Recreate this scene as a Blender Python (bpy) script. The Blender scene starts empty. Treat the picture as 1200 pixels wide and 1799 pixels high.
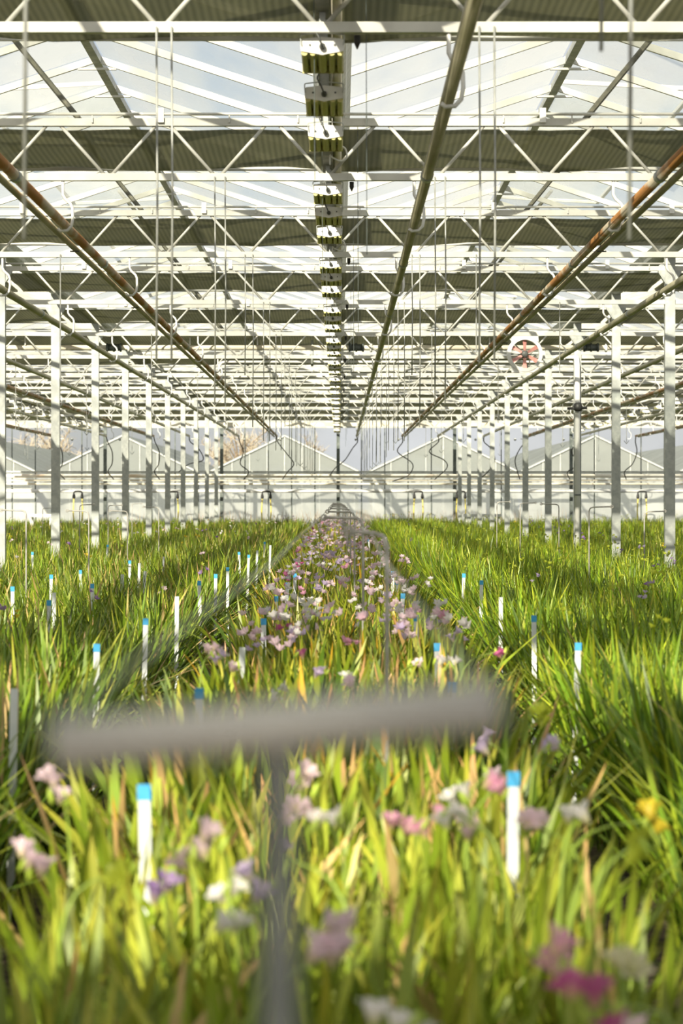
import bpy, math, random
import numpy as np
from mathutils import Vector, Matrix

# ------------------------------------------------------------------ camera, sky, sun, exposure
SC = bpy.context.scene
COL = SC.collection
F = 4257.0            # focal length in pixels of the 1200 x 1799 frame
VX, VY = 597.0, 876.0  # where the long rows converge
CZ = 1.15             # camera height
BAY = 4.5
XC = -0.045           # middle of the span
rng = np.random.default_rng(7)
random.seed(7)

cam_d = bpy.data.cameras.new('camera')
cam = bpy.data.objects.new('camera', cam_d)
COL.objects.link(cam)
cam.location = (0, 0, CZ)
cam.rotation_euler = (math.pi / 2, 0, 0)
cam_d.sensor_fit = 'HORIZONTAL'
cam_d.sensor_width = 24.0
cam_d.lens = 24.0 * F / 1200.0
cam_d.shift_x = (600.0 - VX) / 1200.0
cam_d.shift_y = -(899.5 - VY) / 1200.0
cam_d.clip_start = 0.05
cam_d.clip_end = 600
cam_d.dof.use_dof = True
cam_d.dof.focus_distance = 19.0
cam_d.dof.aperture_fstop = 6.0
SC.camera = cam

SUN = Vector((0.60, 1.90, -1.0)).normalized()
sun_d = bpy.data.lights.new('sun', 'SUN')
sun_d.energy = 11.5
sun_d.color = (1.0, 0.90, 0.72)
sun_d.angle = math.radians(0.6)
sun = bpy.data.objects.new('sun', sun_d)
COL.objects.link(sun)
sun.rotation_euler = SUN.to_track_quat('-Z', 'Y').to_euler()
sun.location = (-6, -18, 14)

W = bpy.data.worlds.new('world')
SC.world = W
W.use_nodes = True
nt = W.node_tree
nt.nodes.clear()
wo = nt.nodes.new('ShaderNodeOutputWorld')
bg = nt.nodes.new('ShaderNodeBackground')
sky = nt.nodes.new('ShaderNodeTexSky')
sky.sky_type = 'NISHITA'
sky.sun_disc = False
sky.sun_elevation = math.asin(-SUN.z)
sky.sun_rotation = math.atan2(-SUN.x, -SUN.y)
sky.dust_density = 2.5
sky.air_density = 1.0
tc = nt.nodes.new('ShaderNodeTexCoord')
cn = nt.nodes.new('ShaderNodeTexNoise')
cn.inputs['Scale'].default_value = 3.2
cn.inputs['Detail'].default_value = 6
cr = nt.nodes.new('ShaderNodeValToRGB')
cr.color_ramp.elements[0].position = 0.28
cr.color_ramp.elements[1].position = 0.55
mx = nt.nodes.new('ShaderNodeMix')
mx.data_type = 'RGBA'
sc_ = nt.nodes.new('ShaderNodeVectorMath')
sc_.operation = 'SCALE'
sc_.inputs['Scale'].default_value = 0.18
nt.links.new(sky.outputs[0], sc_.inputs[0])
nt.links.new(tc.outputs['Generated'], cn.inputs['Vector'])
nt.links.new(cn.outputs['Fac'], cr.inputs[0])
nt.links.new(cr.outputs['Color'], mx.inputs['Factor'])
nt.links.new(sc_.outputs[0], mx.inputs['A'])
mx.inputs['B'].default_value = (1.20, 1.22, 1.25, 1)
nt.links.new(mx.outputs['Result'], bg.inputs['Color'])
bg.inputs['Strength'].default_value = 0.62
nt.links.new(bg.outputs[0], wo.inputs[0])

SC.view_settings.view_transform = 'Standard'
SC.view_settings.look = 'None'
SC.view_settings.gamma = 1.0
SC.view_settings.use_curve_mapping = False
SC.view_settings.exposure = 0.03
SC.cycles.transparent_max_bounces = 14
SC.cycles.max_bounces = 7
SC.cycles.diffuse_bounces = 3
SC.cycles.glossy_bounces = 2

# ------------------------------------------------------------------ materials
MATS = {}


def new_mat(name):
    m = bpy.data.materials.new(name)
    m.use_nodes = True
    m.node_tree.nodes.clear()
    MATS[name] = m
    o = m.node_tree.nodes.new('ShaderNodeOutputMaterial')
    return m, m.node_tree, o


def noise_col(t, c1, c2, scale=8.0, lo=.4, hi=.65, stretch=None, detail=4):
    tcn = t.nodes.new('ShaderNodeTexCoord')
    n = t.nodes.new('ShaderNodeTexNoise')
    n.inputs['Scale'].default_value = scale
    n.inputs['Detail'].default_value = detail
    if stretch:
        mp = t.nodes.new('ShaderNodeMapping')
        mp.inputs['Scale'].default_value = stretch
        t.links.new(tcn.outputs['Object'], mp.inputs['Vector'])
        t.links.new(mp.outputs[0], n.inputs['Vector'])
    else:
        t.links.new(tcn.outputs['Object'], n.inputs['Vector'])
    r = t.nodes.new('ShaderNodeValToRGB')
    r.color_ramp.elements[0].position = lo
    r.color_ramp.elements[1].position = hi
    r.color_ramp.elements[0].color = (*c1, 1)
    r.color_ramp.elements[1].color = (*c2, 1)
    t.links.new(n.outputs['Fac'], r.inputs[0])
    return r.outputs['Color'], n.outputs['Fac']


def mat(name, c1, c2=None, rough=.5, metal=0., scale=8., lo=.4, hi=.65, stretch=None, bump=0.):
    m, t, o = new_mat(name)
    b = t.nodes.new('ShaderNodeBsdfPrincipled')
    b.inputs['Roughness'].default_value = rough
    b.inputs['Metallic'].default_value = metal
    if c2 is None:
        c2 = tuple(min(1, v * 1.12) for v in c1)
    c, f = noise_col(t, c1, c2, scale, lo, hi, stretch)
    t.links.new(c, b.inputs['Base Color'])
    if bump:
        bn = t.nodes.new('ShaderNodeBump')
        bn.inputs['Strength'].default_value = bump
        bn.inputs['Distance'].default_value = .01
        t.links.new(f, bn.inputs['Height'])
        t.links.new(bn.outputs[0], b.inputs['Normal'])
    t.links.new(b.outputs[0], o.inputs[0])
    return m


def glass_mat(name, clear, scatter, f_lo, f_hi, scale, stretch, gloss=.08):
    """glass with a streaky wash of whitening: clear where the wash is thin"""
    m, t, o = new_mat(name)
    tr = t.nodes.new('ShaderNodeBsdfTransparent')
    tr.inputs[0].default_value = (*clear, 1)
    tl = t.nodes.new('ShaderNodeBsdfTranslucent')
    tl.inputs[0].default_value = (*scatter, 1)
    df = t.nodes.new('ShaderNodeBsdfDiffuse')
    df.inputs[0].default_value = (*scatter, 1)
    gl = t.nodes.new('ShaderNodeBsdfGlossy')
    gl.inputs['Roughness'].default_value = .12
    mt = t.nodes.new('ShaderNodeMixShader')
    mt.inputs[0].default_value = .35
    t.links.new(tl.outputs[0], mt.inputs[1])
    t.links.new(df.outputs[0], mt.inputs[2])
    mg = t.nodes.new('ShaderNodeMixShader')
    mg.inputs[0].default_value = gloss
    t.links.new(mt.outputs[0], mg.inputs[1])
    t.links.new(gl.outputs[0], mg.inputs[2])
    c, f = noise_col(t, (f_lo,) * 3, (f_hi,) * 3, scale, .35, .68, stretch)
    mm = t.nodes.new('ShaderNodeMixShader')
    t.links.new(c, mm.inputs[0])
    t.links.new(tr.outputs[0], mm.inputs[1])
    t.links.new(mg.outputs[0], mm.inputs[2])
    t.links.new(mm.outputs[0], o.inputs[0])
    return m


def leaf_mat(name, trans=.45, attr='Col'):
    m, t, o = new_mat(name)
    a = t.nodes.new('ShaderNodeAttribute')
    a.attribute_name = attr
    oi = t.nodes.new('ShaderNodeObjectInfo')
    hs = t.nodes.new('ShaderNodeHueSaturation')
    mr = t.nodes.new('ShaderNodeMapRange')
    mr.inputs['To Min'].default_value = .85
    mr.inputs['To Max'].default_value = 1.15
    t.links.new(oi.outputs['Random'], mr.inputs['Value'])
    t.links.new(mr.outputs[0], hs.inputs['Value'])
    t.links.new(a.outputs['Color'], hs.inputs['Color'])
    d = t.nodes.new('ShaderNodeBsdfPrincipled')
    d.inputs['Roughness'].default_value = .42
    d.inputs['Specular IOR Level'].default_value = .45
    tl = t.nodes.new('ShaderNodeBsdfTranslucent')
    t.links.new(hs.outputs[0], d.inputs['Base Color'])
    t.links.new(hs.outputs[0], tl.inputs[0])
    ms = t.nodes.new('ShaderNodeMixShader')
    ms.inputs[0].default_value = trans
    t.links.new(d.outputs[0], ms.inputs[1])
    t.links.new(tl.outputs[0], ms.inputs[2])
    t.links.new(ms.outputs[0], o.inputs[0])
    return m


M_GALV = mat('galvanised', (.36, .38, .37), (.50, .52, .49), .48, .15, 14)
M_ALU = mat('white_aluminium', (.51, .51, .47), (.63, .63, .58), .42, .05, 5)
M_WHITE = mat('white_enamel', (.74, .74, .72), (.80, .80, .78), .35, 0, 4)
M_OLIVE = mat('olive_fin', (.54, .50, .18), (.62, .57, .24), .45, .0, 30)  # olive tone puts green bounce from the plants into white fins
M_LAMPDARK = mat('dark_rail', (.10, .10, .075), (.17, .165, .12), .6, .2, 20)
M_PIPE = mat('olive_pipe', (.36, .34, .22), (.50, .47, .34), .42, .15, 9, stretch=(1, .25, 1))
M_RUST = mat('rusty_pipe', (.40, .19, .06), (.58, .51, .39), .6, .1, 4, .46, .58, stretch=(1, .35, 1))
M_CREAM = mat('cream_pipe', (.74, .68, .54), (.84, .80, .68), .5, 0, 3, stretch=(.5, 1, 1))
M_CREAMRUST = mat('stained_cream_pipe', (.62, .36, .16), (.84, .79, .66), .55, 0, 1.6, .28, .42, stretch=(.6, 2, 2))
M_BLACK = mat('black_rubber', (.018, .018, .018), (.03, .03, .03), .5)
M_DARKSTEEL = mat('dark_steel', (.10, .12, .115), (.16, .18, .17), .5, .3, 12)
M_WIRE = mat('grey_wire', (.34, .35, .33), (.46, .47, .44), .5, .4, 20)
M_ROD = mat('galvanised_rod', (.42, .40, .37), (.56, .54, .50), .5, .2, 30)
M_RED = mat('faded_red_blade', (.66, .30, .27), (.76, .42, .37), .5, 0, 9)
M_HUB = mat('grey_hub', (.07, .075, .07), (.10, .105, .10), .5, 0, 9)
M_BLUE = mat('blue_cap', (.05, .36, .72), (.08, .45, .80), .45, 0, 20)
M_STAKE = mat('white_stake', (.72, .76, .78), (.84, .86, .86), .5, 0, 12)
M_YELLOW = mat('yellow_hose', (.80, .66, .12), (.86, .74, .22), .5, 0, 12)
M_SOIL = mat('soil', (.045, .034, .022), (.16, .115, .07), .95, 0, 22, bump=.6)
M_STRAW = mat('outer_ground', (.20, .19, .10), (.30, .27, .15), .95, 0, .3)
M_BARK = mat('bark', (.20, .15, .10), (.28, .22, .15), .9, 0, 6)
M_TWIG = mat('pale_twigs', (.34, .30, .23), (.42, .37, .28), .9, 0, 2)
M_ROOFG = glass_mat('roof_glass', (.97, .985, .98), (.80, .80, .77), .08, .34, 1.3, (1.6, .5, 1.6))
M_FROST = glass_mat('frosted_glass', (.95, .97, .96), (.90, .91, .90), .42, .62, 1.3, (1, 1, .6), .05)
M_CLEAR = glass_mat('clear_glass', (.985, .99, .99), (.9, .92, .92), .008, .04, 1.5, (1, 1, 1), .3)
M_NEIGH = glass_mat('neighbour_glass', (.9, .93, .93), (.50, .53, .52), .62, .88, .35, (1, 1, 2), .06)
M_LEAF = leaf_mat('leaf', .13)
M_PETAL = leaf_mat('petal', .5)


def cloth_mat():
    m, t, o = new_mat('shade_cloth')
    tcn = t.nodes.new('ShaderNodeTexCoord')
    w = t.nodes.new('ShaderNodeTexWave')
    w.bands_direction = 'X'
    w.inputs['Scale'].default_value = 9
    w.inputs['Distortion'].default_value = .6
    t.links.new(tcn.outputs['Object'], w.inputs['Vector'])
    r = t.nodes.new('ShaderNodeValToRGB')
    r.color_ramp.elements[0].color = (.25, .25, .165, 1)
    r.color_ramp.elements[1].color = (.33, .33, .22, 1)
    t.links.new(w.outputs['Fac'], r.inputs[0])
    d = t.nodes.new('ShaderNodeBsdfDiffuse')
    tl = t.nodes.new('ShaderNodeBsdfTranslucent')
    t.links.new(r.outputs[0], d.inputs[0])
    t.links.new(r.outputs[0], tl.inputs[0])
    tr = t.nodes.new('ShaderNodeBsdfTransparent')
    m1 = t.nodes.new('ShaderNodeMixShader')
    m1.inputs[0].default_value = .5
    t.links.new(d.outputs[0], m1.inputs[1])
    t.links.new(tl.outputs[0], m1.inputs[2])
    m2 = t.nodes.new('ShaderNodeMixShader')
    m2.inputs[0].default_value = .12
    t.links.new(m1.outputs[0], m2.inputs[1])
    t.links.new(tr.outputs[0], m2.inputs[2])
    t.links.new(m2.outputs[0], o.inputs[0])
    return m


M_CLOTH = cloth_mat()


# ------------------------------------------------------------------ helpers
class MB:
    """collects simple shapes into one mesh"""

    def __init__(s):
        s.v, s.f = [], []

    def box(s, x0, x1, y0, y1, z0, z1):
        b = len(s.v)
        s.v += [(x0, y0, z0), (x1, y0, z0), (x1, y1, z0), (x0, y1, z0), (x0, y0, z1), (x1, y0, z1), (x1, y1, z1), (x0, y1, z1)]
        s.f += [tuple(b + i for i in q) for q in ((0, 3, 2, 1), (4, 5, 6, 7), (0, 1, 5, 4), (1, 2, 6, 5), (2, 3, 7, 6), (3, 0, 4, 7))]
        return s

    def tube(s, pts, r, n=8, cap=True):
        pts = [Vector(p) for p in pts]
        rs = r if isinstance(r, (list, tuple)) else [r] * len(pts)
        b0 = len(s.v)
        t0 = (pts[1] - pts[0]).normalized()
        ref = Vector((0, 0, 1)) if abs(t0.z) < .9 else Vector((1, 0, 0))
        u = t0.cross(ref).normalized()
        for i, p in enumerate(pts):
            if i == 0:
                t = t0
            elif i == len(pts) - 1:
                t = (pts[i] - pts[i - 1]).normalized()
            else:
                t = ((pts[i + 1] - pts[i]).normalized() + (pts[i] - pts[i - 1]).normalized()).normalized()
            u = (u - t * u.dot(t)).normalized()
            w = t.cross(u)
            for k in range(n):
                a = 2 * math.pi * k / n
                s.v.append(tuple(p + (u * math.cos(a) + w * math.sin(a)) * rs[i]))
        for i in range(len(pts) - 1):
            for k in range(n):
                a, b = b0 + i * n + k, b0 + i * n + (k + 1) % n
                s.f.append((a, b, b + n, a + n))
        if cap:
            s.f.append(tuple(b0 + k for k in reversed(range(n))))
            e = b0 + (len(pts) - 1) * n
            s.f.append(tuple(e + k for k in range(n)))
        return s

    def prism(s, poly, y0, y1):
        """poly of (x, z) in the plane facing the camera, pushed along y"""
        n, b = len(poly), len(s.v)
        s.v += [(x, y0, z) for x, z in poly] + [(x, y1, z) for x, z in poly]
        s.f.append(tuple(b + k for k in range(n)))
        s.f.append(tuple(b + n + k for k in reversed(range(n))))
        for k in range(n):
            j = (k + 1) % n
            s.f.append((b + k, b + n + k, b + n + j, b + j))
        return s

    def bar(s, p, q, wx, wz):
        """square bar from p to q"""
        p, q = Vector(p), Vector(q)
        t = (q - p).normalized()
        ref = Vector((0, 1, 0)) if abs(t.y) < .9 else Vector((0, 0, 1))
        u = t.cross(ref).normalized() * wx / 2
        w = ref - t * ref.dot(t)
        w = w.normalized() * wz / 2
        b = len(s.v)
        for c in (p, q):
            s.v += [tuple(c + a * u + d * w) for a, d in ((-1, -1), (1, -1), (1, 1), (-1, 1))]
        s.f += [(b, b + 1, b + 2, b + 3), (b + 7, b + 6, b + 5, b + 4)]
        for k in range(4):
            j = (k + 1) % 4
            s.f.append((b + k, b + 4 + k, b + 4 + j, b + j))
        return s

    def mesh(s, name, m, smooth=False):
        me = bpy.data.meshes.new(name)
        me.from_pydata(s.v, [], s.f)
        me.materials.append(m)
        me.validate()
        if smooth:
            me.polygons.foreach_set('use_smooth', [True] * len(me.polygons))
        me.update()
        return me


def put(name, me, parent=None, loc=None, rot=None, scale=None):
    o = bpy.data.objects.new(name, me)
    COL.objects.link(o)
    if parent is not None:
        o.parent = parent
    if loc is not None:
        o.location = loc
    if rot is not None:
        o.rotation_euler = rot
    if scale is not None:
        o.scale = scale
    return o


def thing(name, label, cat, loc=(0, 0, 0), rot=None, group=None, kind=None):
    o = bpy.data.objects.new(name, None)
    o.empty_display_size = .1
    COL.objects.link(o)
    o.location = loc
    if rot:
        o.rotation_euler = rot
    return tag(o, label, cat, group, kind)


def tag(o, label=None, cat=None, group=None, kind=None):
    if label:
        o['label'] = label
    if cat:
        o['category'] = cat
    if group:
        o['group'] = group
    if kind:
        o['kind'] = kind
    return o


def ordn(n):
    if n < len(ORD):
        return ORD[n]
    t, u = divmod(n, 10)
    tens = {1: 'nine', 2: 'twent', 3: 'thirt', 4: 'fort', 5: 'fift'}[t]
    if n == 19:
        return 'nineteenth'
    return tens + ('ieth' if u == 0 else 'y-' + ORD[u])


ORD = ['zeroth', 'first', 'second', 'third', 'fourth', 'fifth', 'sixth', 'seventh', 'eighth', 'ninth', 'tenth', 'eleventh',
       'twelfth', 'thirteenth', 'fourteenth', 'fifteenth', 'sixteenth', 'seventeenth', 'eighteenth']


def TY(n):
    return BAY * (n + 1.15)


def at(x, y, D=None, z=None):
    """world point seen at pixel x, y at distance D, or where that line of sight meets height z"""
    if D is None:
        D = F * (z - CZ) / (VY - y)
    return Vector(((x - VX) * D / F, D, CZ + (VY - y) * D / F))


END = 66.6
ZLOW, ZUP, ZRIDGE, ZGUT = CZ + 1.88, CZ + 2.20, CZ + 2.98, CZ + 2.40

# ------------------------------------------------------------------ ground
g = MB().box(-14, 14, -9, END + .5, -.2, 0)
tag(put('floor', g.mesh('floor', M_SOIL)), 'dark bare soil under the flower beds', 'floor', kind='structure')
g = MB().box(-90, 90, END + .5, 260, -.3, -.05)
tag(put('ground_outside', g.mesh('ground_outside', M_STRAW)), 'flat dry ground beyond the glass end wall', 'ground', kind='structure')

# ------------------------------------------------------------------ glass roof
roof = thing('ceiling', 'sawtooth glass greenhouse roof of panes between white glazing bars', 'ceiling', (0, 0, 0), kind='structure')
STEP = BAY / 4
SL = 1.6
dzr = ZRIDGE - (ZGUT + .06)
slope_len = math.hypot(SL, dzr)
ang = math.atan2(dzr, SL)
bar_me, pane_me = {}, {}
for sgn in (1, -1):   # sgn +1: ridge lies towards +x of the gutter
    a, b = Vector((0, 0, ZGUT + .06)), Vector((sgn * SL, 0, ZRIDGE))
    bar_me[sgn] = MB().bar(a, b, .045, .030).bar(a + Vector((0, .028, .004)), b + Vector((0, .031, .004)), .034, .018).mesh('glazing_bar', M_ALU)
    bar_me[sgn].materials.append(M_LAMPDARK)      # dark rubber gasket along one edge
    for p_ in bar_me[sgn].polygons:
        p_.material_index = 1 if p_.index >= 6 else 0
    n_ = Vector((-sgn * math.sin(ang), 0, math.cos(ang))) * .028
    pv = []
    a2, b2 = a + (b - a) * .02 + n_, b - (b - a) * .02 + n_
    th = n_.normalized() * .004
    y0, y1 = .02, STEP - .02
    m = MB()
    m.v = [tuple(p + Vector((0, y, 0)) + t) for t in (Vector(), th) for p, y in ((a2, y0), (b2, y0), (b2, y1), (a2, y1))]
    m.f = [(0, 3, 2, 1), (4, 5, 6, 7), (0, 1, 5, 4), (1, 2, 6, 5), (2, 3, 7, 6), (3, 0, 4, 7)]
    pane_me[sgn] = m.mesh('glass_pane', M_ROOFG)
slots = []
n_lo, n_hi = -16, int((END - TY(0)) / STEP) + 1
for i in range(n_lo, n_hi):
    y = TY(0) + i * STEP
    for k in range(-6, 6):        # slope strips of 1.6 m
        xg = XC + (k if k % 2 == 0 else k + 1) * SL
        sgn = 1 if k % 2 == 0 else -1
        xm = xg + sgn * SL / 2
        vis = abs(xm) - .9 < .142 * y and y > 10.5
        slots.append((not vis, y + abs(xm) * 2, xg, y, sgn))
slots.sort()
rest_b, rest_p = MB(), MB()


def append_mesh(mb, me, off):
    b = len(mb.v)
    mb.v += [(v.co.x + off[0], v.co.y + off[1], v.co.z + off[2]) for v in me.vertices]
    mb.f += [tuple(b + i for i in p.vertices) for p in me.polygons]


for i, (inv, _, xg, y, sgn) in enumerate(slots):
    if i < 300 and not inv:
        put('glazing_bar', bar_me[sgn], roof, (xg, y, 0))
        put('glass_pane', pane_me[sgn], roof, (xg, y, 0))
    else:
        append_mesh(rest_b, bar_me[sgn], (xg, y, 0))
        append_mesh(rest_p, pane_me[sgn], (xg, y, 0))
tag(put('far_glazing_bars', rest_b.mesh('far_glazing_bars', M_ALU), roof), kind='stuff')
tag(put('far_glass_panes', rest_p.mesh('far_glass_panes', M_ROOFG), roof), kind='stuff')
ridge_me = MB().prism([(-.028, -.03), (.028, -.03), (.028, .02), (0, .04), (-.028, .02)], -9, END).mesh('ridge_beam', M_GALV)
gp = [(.085 * math.cos(t), .075 * math.sin(t)) for t in np.linspace(math.pi, 2 * math.pi, 9)] + [(.11, .05), (.10, .05), (.08, .0), (-.08, .0), (-.10, .05), (-.11, .05)]
gut_me = MB().prism(gp, -9, END).mesh('gutter', M_GALV)
for k in range(-6, 7):
    if k % 2:
        put('ridge_beam', ridge_me, roof, (XC + k * SL, 0, ZRIDGE))
    else:
        put('gutter', gut_me, roof, (XC + k * SL, 0, ZGUT))
clip_me = MB().box(-.13, .13, -.012, .012, -.075, -.06).mesh('ridge_clip', M_ALU)
for k in (-1, 1):
    for i in range(4, 40):
        put('ridge_clip', clip_me, roof, (XC + k * SL, TY(0) + i * STEP, ZRIDGE))

# roof vents: hinged at the ridge, pushed open a little, each with its push rod
vent_m = MB()
L_ = slope_len * .62
vent_m.box(0, L_, .03, STEP * 2 - .03, 0, .006)
vent_glass = vent_m.mesh('vent_glass', M_ROOFG)
vent_frame = MB().box(0, L_, 0, .03, -.01, .02).box(0, L_, STEP * 2 - .03, STEP * 2, -.01, .02).box(L_ - .03, L_, .03, STEP * 2 - .03, -.01, .02).box(0, .03, .03, STEP * 2 - .03, -.01, .02).mesh('vent_frame', M_ALU)
for side, wd in ((1, 'fan side'), (-1, 'side away from the fan')):
    for n in range(2, 9):
        y = TY(n) - STEP
        v = thing('roof_vent', 'opened glass roof vent above the %s truss, on the %s' % (ORD[n + 1], wd), 'roof vent', (XC + side * SL, y, ZRIDGE + .04), group='opened roof vents')
        a_ = -ang + .26
        vf = put('vent_frame', vent_frame, v, (0, 0, 0), (0, -a_, 0) if side > 0 else (0, math.pi + a_, 0))
        put('vent_glass', vent_glass, vf)
        ex = side * L_ * .8 * math.cos(a_)
        ez = L_ * .8 * math.sin(a_)
        put('push_rod', MB().tube([(ex * .62, STEP + .5, ez * .62 + .02), (-side * .12, STEP + .02, ZUP - .02 - ZRIDGE)], .017, 6).mesh('push_rod', M_LAMPDARK), v)

# ------------------------------------------------------------------ columns
col_me = MB().box(-.048, .048, -.04, .04, 0, ZGUT - .06).mesh('shaft', M_GALV)
flare_me = MB().prism([(-.048, 0), (-.11, .10), (-.11, .12), (.11, .12), (.11, .10), (.048, 0)], -.03, .03).mesh('bracket', M_GALV)
saddle_me = MB().prism([(-.05, 0), (-.02, .05), (.02, .05), (.05, 0), (.05, -.10), (-.05, -.10)], -.05, -.041).mesh('saddle_plate', M_GALV)
for s, wd in ((-1, 'in the row opposite the fan'), (1, 'in the row beneath the fan')):
    for n in range(4, 14):
        c = thing('column', 'galvanised steel column, %s from the camera %s' % (ORD[n - 3], wd), 'column', (XC + s * 3.2, TY(n), 0), group='columns in two long rows')
        put('shaft', col_me, c)
        put('bracket', flare_me, c, (0, 0, ZUP - .14))
        put('saddle_plate', saddle_me, c, (0, 0, ZGUT - .06))

# ------------------------------------------------------------------ trusses and shade screens
bc_me = MB().box(-3.2, 3.2, -.02, .02, -.021, .021).mesh('bottom_chord', M_ALU)
tcd_me = MB().box(-3.2, 3.2, -.022, .022, -.022, .022).mesh('top_chord', M_ALU)
dt_me = MB().tube([(-3.2, 0, 0), (3.2, 0, 0)], .009, 8).mesh('drive_tube', M_ALU, True)
hh = ZUP - ZLOW - .02
dg_me = {s: MB().tube([(s * .022, 0, 0), (s * .29, 0, hh)], .0105, 7).mesh('diagonal', M_ALU, True) for s in (1, -1)}
clamp_me = MB().box(-.018, .018, -.012, .012, -.05, .035).mesh('clamp', M_WHITE)
pin_me = MB().box(-.004, .004, -.004, .004, -.05, .0).mesh('pin', M_ALU)
TR = []


def truss(xc, n, label, detail):
    t = thing('roof_truss', label, 'truss', (xc, TY(n), 0), group='roof trusses')
    put('bottom_chord', bc_me, t, (0, 0, ZLOW))
    put('top_chord', tcd_me, t, (0, 0, ZUP))
    dt = put('drive_tube', dt_me, t, (0, -.03, ZUP + .045))
    for k in range(-5, 5):
        x = .64 * k + .32 - .35
        if abs(x) < 3.2:
            put('diagonal', dg_me[1], t, (x, 0, ZLOW + .015))
            put('diagonal', dg_me[-1], t, (x, 0, ZLOW + .015))
    if detail:
        for x in (-1.0, 1.23, -2.4, 2.6):
            put('clamp', clamp_me, dt, (x, 0, 0))
        for k in range(16):
            put('pin', pin_me, dt, (-3.0 + .4 * k, 0, 0))
    return t


def screen_mesh(seed, depth):
    r = np.random.default_rng(seed)
    nx, ny = 40, 4
    ph = r.uniform(0, 6.28, 4)
    m = MB()
    for lay in (0, 1):
        for j in range(ny + 1):
            for i in range(nx + 1):
                x = -3.17 + 6.34 * i / nx
                e = .025 * math.sin(x * 2.1 + ph[0]) + .02 * math.sin(x * 5.3 + ph[1])
                y = .03 + (depth + e) * j / ny
                z = -.035 * j / ny - .008 * math.sin(math.pi * j / ny) - (.012 * (1 + math.sin(x * 4.9 + ph[2])) if j == ny else 0) + .004 * math.sin(x * 9 + j) + lay * .004
                m.v.append((x, y, z))
    st = (nx + 1) * (ny + 1)
    for j in range(ny):
        for i in range(nx):
            a = j * (nx + 1) + i
            m.f.append((a, a + nx + 1, a + nx + 2, a + 1))
            m.f.append((st + a, st + a + 1, st + a + nx + 2, st + a + nx + 1))
    return m.mesh('screen_cloth', M_CLOTH)


bat_me = MB().box(-3.17, 3.17, -.01, .01, -.012, .012).mesh('leading_bar', M_ALU)
for n in range(-2, 14):
    for s, wd, st in ((0, 'over the lamp row', 0), (-1, 'beyond the column row opposite the fan', 4), (1, 'beyond the column row beneath the fan', 4)):
        if s and n < 4:
            continue
        xc = XC + s * 6.4
        o_ = ORD[n + 1 - st if s else n] if n >= (4 if s else 1) else None
        if n >= 0:
            truss(xc, n, 'white lattice roof truss %s, %s from the camera' % (wd, ORD[n - 3] if s else ORD[n + 1]), n < 6 and not s)
        sn = {-2: 'above and behind the camera', -1: 'just above the camera'}.get(n)
        lab = 'half drawn olive shade screen ' + (sn if sn else 'behind the %s truss %s' % (ORD[n - 3] if s else ORD[n + 1], wd))
        sc = thing('shade_screen', lab, 'shade screen', (xc, TY(n), ZUP - .042), group='half drawn shade screens')
        dep = 1.38 + .05 * math.sin(n * 2.3 + s) + (.55 if n == -2 else 0)  # rearmost unseen screen made deeper to shade the nearest plants
        put('screen_cloth', screen_mesh(100 + n * 3 + s, dep), sc)
        put('leading_bar', bat_me, sc, (0, dep + .03, -.045))

# ------------------------------------------------------------------ heating pipes along the house
HANG = [(0, 0, .26), (0, 0, .17), (.012, 0, .145), (.045, 0, .115), (.056, 0, .09), (.058, 0, .03), (.05, 0, -.015), (.025, 0, -.042), (-.012, 0, -.045), (-.03, 0, -.03)]
hang_me = MB().tube(HANG, .0095, 7).mesh('hanger', M_WHITE, True)
ZP = CZ + 1.61


def smooth_path(pts, n=6):
    out = []
    P = [Vector(p) for p in pts]
    P = [P[0] * 2 - P[1]] + P + [P[-1] * 2 - P[-2]]
    for i in range(1, len(P) - 2):
        for k in range(n):
            t = k / n
            a, b, c, d = P[i - 1:i + 3]
            out.append(.5 * ((2 * b) + (c - a) * t + (2 * a - 5 * b + 4 * c - d) * t * t + (3 * b - a - 3 * c + d) * t ** 3))
    out.append(P[-2])
    return out


def heat_pipe(X, double, n0, label, m, y0, hose):
    y0, n0 = 1.0, 0
    p = thing('heating_pipe', label, 'heating pipe', (X, y0, ZP), group='heating pipes along the house')
    L = 62.2 - y0
    put('tube', MB().tube([(0, 0, 0), (0, L * .5, 0), (0, L, 0)], .0285, 12).mesh('tube', m, True), p)
    if double:
        put('return_tube', MB().tube([(.062 * np.sign(X), 0, -.022), (.062 * np.sign(X), L, -.022)], .019, 10).mesh('return_tube', M_PIPE, True), p)
        for n in range(n0, 13):
            put('clip', MB().box(-.03, .03, -.012, .012, -.035, -.028).mesh('clip', M_BLACK), p, (.05 * np.sign(X), TY(n) - y0 + 1.1, -.02))
    for n in range(n0, 14):
        put('hanger', hang_me, p, (0, TY(n) - y0, 0))
        put('coupling', coup_me, p, (0, TY(n) - y0 + 2.4, 0))
    pts = [(0, L, 0), (.02, L + .25, -.15)] + [(hx, L + .6 + .5 * i, hz) for i, (hx, hz) in enumerate(hose)]
    put('hose', MB().tube(smooth_path(pts), .014, 6).mesh('hose', M_BLACK, True), p)


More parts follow.
